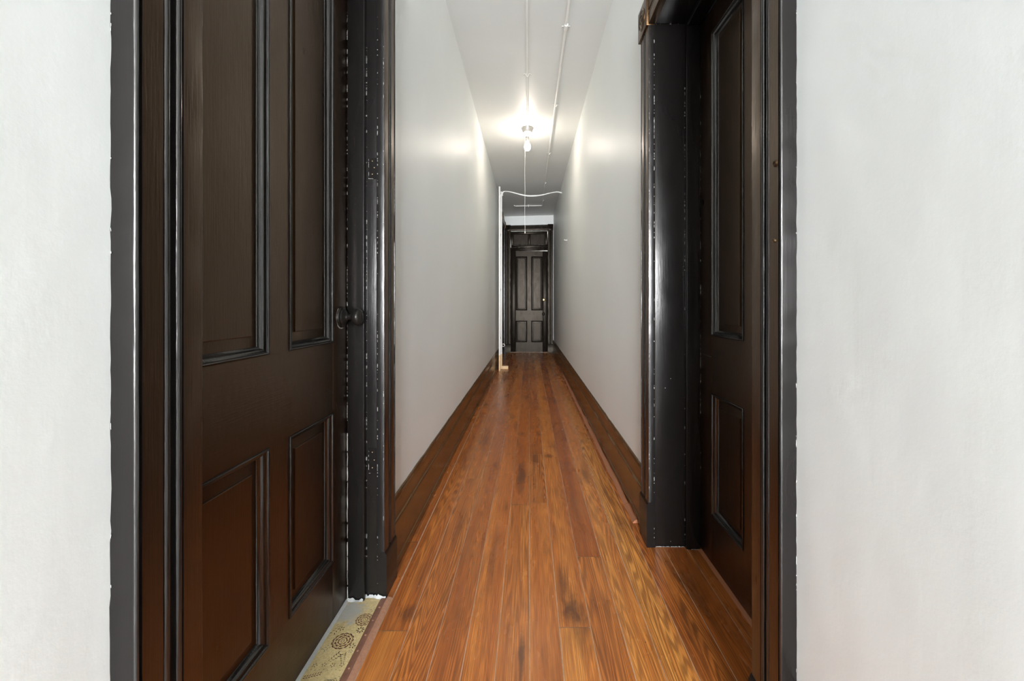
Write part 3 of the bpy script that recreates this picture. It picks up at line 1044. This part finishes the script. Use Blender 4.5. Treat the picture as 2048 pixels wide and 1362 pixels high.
m = MB()
m.box(LX0, LX1, OL0 + 0.001, OL1 - 0.023, 0.0, LZ, 0.0015, 1)
m.box(WL - 0.037, LX1, OL1 - 0.023, OL1 - 0.001, 0.0, LZ, 0.0010, 1)
Z1 = LZ + 0.0003


def L_(px, py):
    return G(px, py, LZ)


def row(y0, which=0):
    """One repeat of the print, centred on y0 (walking towards the viewer)."""
    mum(m, -0.583, y0 - 0.015, 0.030, 1, Z1, 0.1, 1 + which)
    mum(m, -0.550, y0 + 0.075, 0.026, 1, Z1, 0.4, 2 + which)
    spray(m, -0.565, y0 - 0.058, -2.2, 0.036, 2, Z1)
    spray(m, -0.562, y0 - 0.060, -1.2, 0.032, 2, Z1)
    spray(m, -0.630, y0 + 0.01, 1.3, 0.032, 2, Z1, 4)
    spray(m, -0.545, y0 + 0.115, 0.7, 0.022, 2, Z1, 3)
    daisy(m, -0.5455, y0 + 0.030, 0.014, 2, Z1, 8)
    daisy(m, -0.608, y0 + 0.035, 0.010, 2, Z1, 5, 0.7)
    daisy(m, -0.545, y0 - 0.035, 0.011, 2, Z1, 5)
    spray(m, -0.630, y0 - 0.055, 0.9, 0.030, 3, Z1, 4)
    daisy(m, -0.541, y0 - 0.055, 0.008, 3, Z1, 5)
    for i in range(4):
        daisy(m, -0.625 + 0.0262 * i, y0 - 0.105 + 0.002 * (i % 2), 0.0082, 2, Z1, 5, 0.4 * i)
    for i in range(9):
        petal(m, -0.640 + 0.012 * i, y0 - 0.121 + 0.0015 * math.sin(i * 2.1), 0.4, 0.004, 0.0016, 2, Z1)
    for i in range(7):
        for s in (-1, 1):
            petal(m, -0.634 + 0.0065 * i, y0 - 0.146 + 0.0035 * i * .6 + s * 0.0035, 0.5 + s * 0.7, 0.0075, 0.0026, 1, Z1)
    crescent(m, -0.594, y0 - 0.180, 1.57, 0.020, 0.0020, 3, Z1, 3.4)
    crescent(m, -0.594, y0 - 0.182, 1.57, 0.014, 0.0018, 3, Z1, 3.4)
    crescent(m, -0.594, y0 - 0.184, 1.57, 0.008, 0.0018, 3, Z1, 3.4)
    for s in (-1, 0, 1):
        crescent(m, -0.558 + s * 0.007, y0 - 0.160, 1.57 - s * 0.8, 0.007, 0.0016, 2, Z1, 4.2)
    daisy(m, -0.548, y0 - 0.185, 0.006, 2, Z1, 5)


for i in range(3):
    row(1.345 - 0.27 * i, 10 * i)
lo_ = m.build('linoleum_strip', [M['lino'], M['ink_brown'], M['ink_green'], M['ink_grey']], None, 0)
tag(lo_, 'worn tan linoleum strip printed with brown chrysanthemums in the left doorway', 'linoleum')
# grey caulk line along the foot of the door
m = MB()
m.prism([(0, 0), (0.009, 0), (0.006, 0.004), (0.0, 0.007)], lambda a, b, l: (XD1 + 0.0008 + a, l, LZ + b), OL0 + 0.022, OL1 - 0.024, 40,
        lambda i, l: (0.002 * nz(l * 18, i, 2) if i in (1, 2) else 0, 0))
tag(m.build('caulk_bead', M['plaster'], None, 40), 'pale grey bead of caulk along the foot of the left door', 'caulk')
st = thing('threshold_strip', 'brown metal edging strip between the linoleum and the pine boards', 'threshold', (-0.51, 1.1, 0))
MB().prism([(0, 0), (0, 0.0066), (0.003, 0.0080), (0.020, 0.0078), (0.020, 0)], lambda a, b, l: (-0.5300 + a, l, b), 0.30, OL1 - 0.0125, 60,
           lambda i, l: (0.0008 * nz(l * 8, i, 1), 0.0006 * nz(l * 11, i, 4) if i in (1, 2, 3) else 0)).build('strip', M['strip'], st, 40)
MB().prism([(0, 0), (0, 0.0070), (0.012, 0.0050), (0.019, 0.0012), (0.019, 0)], lambda a, b, l: (-0.5098 + a, l, b), 0.30, OL1 - 0.004, 60,
           lambda i, l: (0.0015 * nz(l * 12, i, 6) if i > 2 else 0, 0)).build('worn_lip', M['lip'], st, 40)
for i in range(5):
    y = 1.475 - 0.062 * i
    m = MB().lathe([(0.0035, 0), (0.003, 0.0010), (0, 0.0016)], lambda x, yy, h: (-0.520 + x, y + yy, 0.0078 + h), 10)
    m.build('nail_head', M['lip'], st, 40)
# board under the right door
m = MB()
m.prism([(0, 0), (0, 0.003), (0.003, 0.005), (0.055, 0.0055), (0.055, 0)], lambda a, b, l: (0.7290 + a, l, b), OR0 + 0.022, OR1 - 0.0225, 30,
        lambda i, l: (0.0015 * nz(l * 9, i, 6) if i < 3 else 0, 0))
tag(m.build('threshold_board', M['redwood'], None, 40), 'red-brown wooden threshold board under the right door', 'threshold')

# ------------------------------------------------------------------ ceiling lamp
LXc, LYc = -0.018, 4.82
lamp = thing('ceiling_light', 'bare glowing bulb in a porcelain holder on the hallway ceiling with a long pull cord', 'ceiling light', (LXc, LYc, CEIL))
P3 = lambda x, y, h: (LXc + x, LYc + y, CEIL + h)
MB().lathe([(0.060, 0.0), (0.068, -0.004), (0.0685, -0.010), (0.064, -0.014), (0.060, -0.030), (0.052, -0.045), (0.030, -0.048), (0, -0.048)], P3, 36).build('canopy', M['steel'], lamp, 40)
MB().lathe([(0.0, -0.046), (0.046, -0.047), (0.048, -0.055), (0.045, -0.066), (0.036, -0.082), (0.026, -0.094), (0.022, -0.100), (0, -0.100)], P3, 36).build('lamp_holder', M['porcelain'], lamp, 40)
sk = MB()
sk.lathe([(0, -0.099), (0.0185, -0.099), (0.0200, -0.104), (0.0190, -0.110), (0.0190, -0.120), (0.0205, -0.123), (0.0190, -0.126), (0.0180, -0.150), (0, -0.150)], P3, 28)
so = sk.build('socket', M['steel'], lamp, 40)
MB().tube([P3(-0.018, 0, -0.118), P3(-0.029, 0, -0.120)], 0.004, 10).build('chain_guide', M['steel'], so, 40)
MB().lathe([(0.013, -0.148), (0.014, -0.160), (0.0190, -0.170), (0.028, -0.182), (0.0345, -0.198), (0.0365, -0.214), (0.0345, -0.231), (0.0280, -0.244), (0.0180, -0.253), (0.006, -0.2575), (0, -0.258)],
           P3, 28).build('bulb', M['bulb'], lamp, 60)
pts = [P3(-0.029, 0.0, -0.120), P3(-0.0285, 0.0, -0.16)] + [P3(-0.0282 + 0.0012 * math.sin(i * 0.9), 0.0008 * math.cos(i), -0.18 - 0.062 * i) for i in range(17)]
pc = MB().tube(pts, 0.0012, 6).build('pull_cord', M['cord'], lamp, 60)
ex, ey, ez = pts[-1]
MB().lathe([(0, 0.0), (0.002, 0.0), (0.0045, -0.010), (0.005, -0.018), (0.003, -0.024), (0, -0.025)], lambda x, y, h: (ex + x, ey + y, ez + h), 12).build('cord_end', M['cord'], pc, 50)

# ------------------------------------------------------------------ pipes on the ceiling
cd = thing('ceiling_conduit', 'straight white conduit running along the ceiling to the lamp', 'conduit', (LXc, 1.5, CEIL))
MB().tube([(-0.012 - 0.004 * (y / 5), y, CEIL - 0.0105) for y in [-6.4 + 0.4 * i for i in range(28)] + [LYc - 0.060]], 0.0105, 12).build('pipe', M['pipe'], cd, 60)


def saddle(root, x, y, z, r, name='pipe_clip', ear=0.022, w=0.016):
    m = MB()
    pr = []
    for i in range(9):
        a = math.pi * i / 8
        pr.append((x + (r + 0.0016) * math.cos(a), z - (r + 0.0016) * math.sin(a) * 1.0))
    zc = z + r
    pts = [(x + r + ear, zc - 0.0002), (x + r + ear, zc - 0.0022), (x + r + 0.003, zc - 0.0024)] + pr + [(x - r - 0.003, zc - 0.0024), (x - r - ear, zc - 0.0022), (x - r - ear, zc - 0.0002)]
    inner = [(p[0], p[1] + 0.0016) for p in reversed(pts[2:-2])]
    m.prism(pts, lambda a, b, l: (a, l, b), y - w / 2, y + w / 2, 1)
    o = m.build(name, M['pipe'], root, 40)
    for s in (-1, 1):
        cx = x + s * (r + ear * 0.6)
        m = MB().lathe([(0.0040, -0.002), (0.0036, -0.0042), (0, -0.0052)], lambda a, b, h: (cx + a, y + b, zc + h), 10)
        m.build('screw', M['steel'], o, 40)
    return o


for y in (3.70,):
    saddle(cd, -0.0150, y, CEIL - 0.0105, 0.0105)

pp = thing('sprinkler_pipe', 'thin white pipe down the right half of the ceiling, turning left beyond the cable', 'pipe', (0.27, 5.0, CEIL))
pz = CEIL - 0.016


def cz(x, y):
    return CEIL + 0.026 * x * (max(y, 0) / YF) ** 2 - 0.016


line = [(0.268 - 0.0005 * i, -3.2 + 0.6 * i) for i in range(20)]
line = [q for q in line if q[1] < 8.4] + [(0.268, 8.44)]
bend = [(0.266, 8.47), (0.260, 8.495), (0.250, 8.51), (0.235, 8.515)]
cross = [(0.235 - 0.0875 * i, 8.515) for i in range(1, 6)] + [(-0.27, 8.515), (-0.283, 8.505), (-0.290, 8.49), (-0.292, 8.46)]
MB().tube([(x, y, cz(x, y)) for x, y in line + bend + cross], 0.0095, 12).build('pipe', M['pipe'], pp, 60)
for y in (3.06, 4.26, 5.60, 6.95, 8.13):
    saddle(pp, 0.2655, y, cz(0.2655, y), 0.0095, ear=0.020, w=0.018)
m = MB()
sx, sy, szz = -0.010, 8.50, cz(-0.010, 8.5)
m.lathe([(0.014, 0.014), (0.016, 0.012), (0.016, -0.006), (0.008, -0.012), (0.007, -0.022), (0.013, -0.024), (0.013, -0.027), (0, -0.028)], lambda x, y, h: (sx + x, sy + y, szz + h), 16)
m.build('sprinkler_head', M['pipe'], pp, 40)
# bigger coupling at the near clip
m = MB()
m.tube([(0.2655, 3.02, pz), (0.2655, 3.075, pz)], 0.0135, 14)
m.build('coupling', M['pipe'], pp, 40)

# ------------------------------------------------------------------ post, cable, hook
ps = thing('wooden_post', 'narrow white post with bare pine foot by the left wall near the far end', 'post', (-0.468, 6.95, 0))
MB().box(-0.487, -0.4625, 6.85, 6.885, 0.25, 2.975, 0.002).build('painted_batten', M['white'], ps, 30)
MB().box(-0.487, -0.4625, 6.85, 6.885, 0.0, 0.25, 0.002).build('bare_batten', M['bare'], ps, 30)
MB().box(-0.4815, -0.4475, 7.06, 7.10, 0.25, 2.950, 0.002).build('painted_batten', M['white'], ps, 30)
MB().box(-0.4815, -0.4475, 7.06, 7.10, 0.030, 0.25, 0.002).build('bare_batten', M['bare'], ps, 30)
MB().box(-0.4860, -0.345, 7.05, 7.12, 0.0, 0.050, 0.003).build('foot', M['bare'], ps, 30)
for z in (0.5, 1.30, 2.2, 2.9):
    MB().box(-0.484, -0.464, 6.884, 7.061, z, z + 0.03, 0.001).build('spacer', M['white'], ps, 30)
m = MB()
m.tube([(-0.4475, 7.07, 0.395)] + [(-0.427 + 0.021 * math.cos(math.pi + a), 7.07, 0.395 + 0.021 * math.sin(math.pi + a)) for a in [0.35 * i for i in range(1, 17)]], 0.004, 8)
m.build('ring_hook', M['cord'], ps, 60)
m = MB()
for dx, dz in ((0, 0), (0.004, -0.010)):
    P = [(-0.441, 7.04, 2.880), (-0.440, 7.03, 2.915), (-0.425, 7.03, 2.938), (-0.39, 7.04, 2.945), (-0.30, 7.06, 2.942), (-0.16, 7.08, 2.912), (-0.03, 7.09, 2.890),
         (0.10, 7.09, 2.890), (0.22, 7.10, 2.905), (0.34, 7.11, 2.935), (0.44, 7.12, 2.957), (0.50, 7.13, 2.960), (0.548, 7.14, 2.952)]
    pts = []
    for i in range(len(P) - 1):
        p0, p1, p2, p3 = (Vector(P[max(0, min(len(P) - 1, q))]) for q in (i - 1, i, i + 1, i + 2))
        for s in range(6):
            t = s / 6
            pts.append(0.5 * ((2 * p1) + (p2 - p0) * t + (2 * p0 - 5 * p1 + 4 * p2 - p3) * t * t + (3 * p1 - p0 - 3 * p2 + p3) * t ** 3))
    pts.append(Vector(P[-1]))
    k = 0.35 if dz else 0
    pts = [p + Vector((dx, 0, dz * abs(math.sin(1.6 + i * 0.085)))) for i, p in enumerate(pts)]
    m.tube(pts, 0.0068, 10)
tag(m.build('hanging_cable', M['cable'], None, 60), 'white cable sagging across the hallway from the post to the right wall', 'cable')

hk = thing('wall_hook', 'small white hook on the right wall before the far door', 'hook', (WR, 6.15, 2.0))
MB().lathe([(0.014, 0), (0.014, 0.004), (0.009, 0.007), (0, 0.007)], lambda x, y, h: (WR - h, 6.15 + x, 2.0 + y), 16).build('plate', M['white'], hk, 40)
MB().tube([(WR - 0.005, 6.15, 2.0), (WR - 0.030, 6.15, 2.0), (WR - 0.038, 6.15, 2.002), (WR - 0.042, 6.15, 2.010)], 0.0045, 10).build('peg', M['white'], hk, 50)

# ------------------------------------------------------------------ light
for o in list(bpy.data.objects):
    if '_o' in o:
        del o['_o']


def area(name, loc, rot, sx, sy, e, col):
    L = bpy.data.lights.new(name, 'AREA')
    L.shape = 'RECTANGLE'
    L.size, L.size_y = sx, sy
    L.energy = e
    L.color = col
    o = bpy.data.objects.new(name, L)
    o.location = loc
    o.rotation_euler = rot
    COL.objects.link(o)
    return o


DAY = (0.915, 0.945, 0.98)
for i, (c, WW) in enumerate(zip(WINX, WWS)):
    area('window_daylight', (c, YB - 0.16, (WZ0 + WZ1) / 2), (math.radians(90), 0, 0), WW - 0.05, WZ1 - WZ0 - 0.05, (28, 1980, 28)[i], DAY)
area('daylight_beyond', (0, YF + 0.9, 3.15), (0, 0, 0), 1.2, 1.0, 60, (1, 0.98, 0.95))

W = bpy.data.worlds.new('World')
SC.world = W
W.use_nodes = True
W.node_tree.nodes['Background'].inputs['Color'].default_value = (0.8, 0.9, 1.0, 1)
W.node_tree.nodes['Background'].inputs['Strength'].default_value = 0.05

# ------------------------------------------------------------------ camera
cam = bpy.data.cameras.new('camera')
cam.sensor_width = 36.0
cam.lens = 36.0 * F / 2048.0
cam.shift_x = -(PX - 1024.0) / 2048.0
cam.shift_y = -(681.0 - PY) / 2048.0
cam.clip_start = 0.02
co = bpy.data.objects.new('camera', cam)
co.location = (0, 0, CAMZ)
co.rotation_euler = (math.radians(90), 0, 0)
COL.objects.link(co)
SC.camera = co

vs = SC.view_settings
vs.view_transform = 'Standard'
vs.look = 'None'
vs.exposure = 0.0
vs.gamma = 1.0
vs.use_curve_mapping = False
SC.cycles.max_bounces = 12
SC.cycles.diffuse_bounces = 8
SC.cycles.glossy_bounces = 5
SC.cycles.use_denoising = True
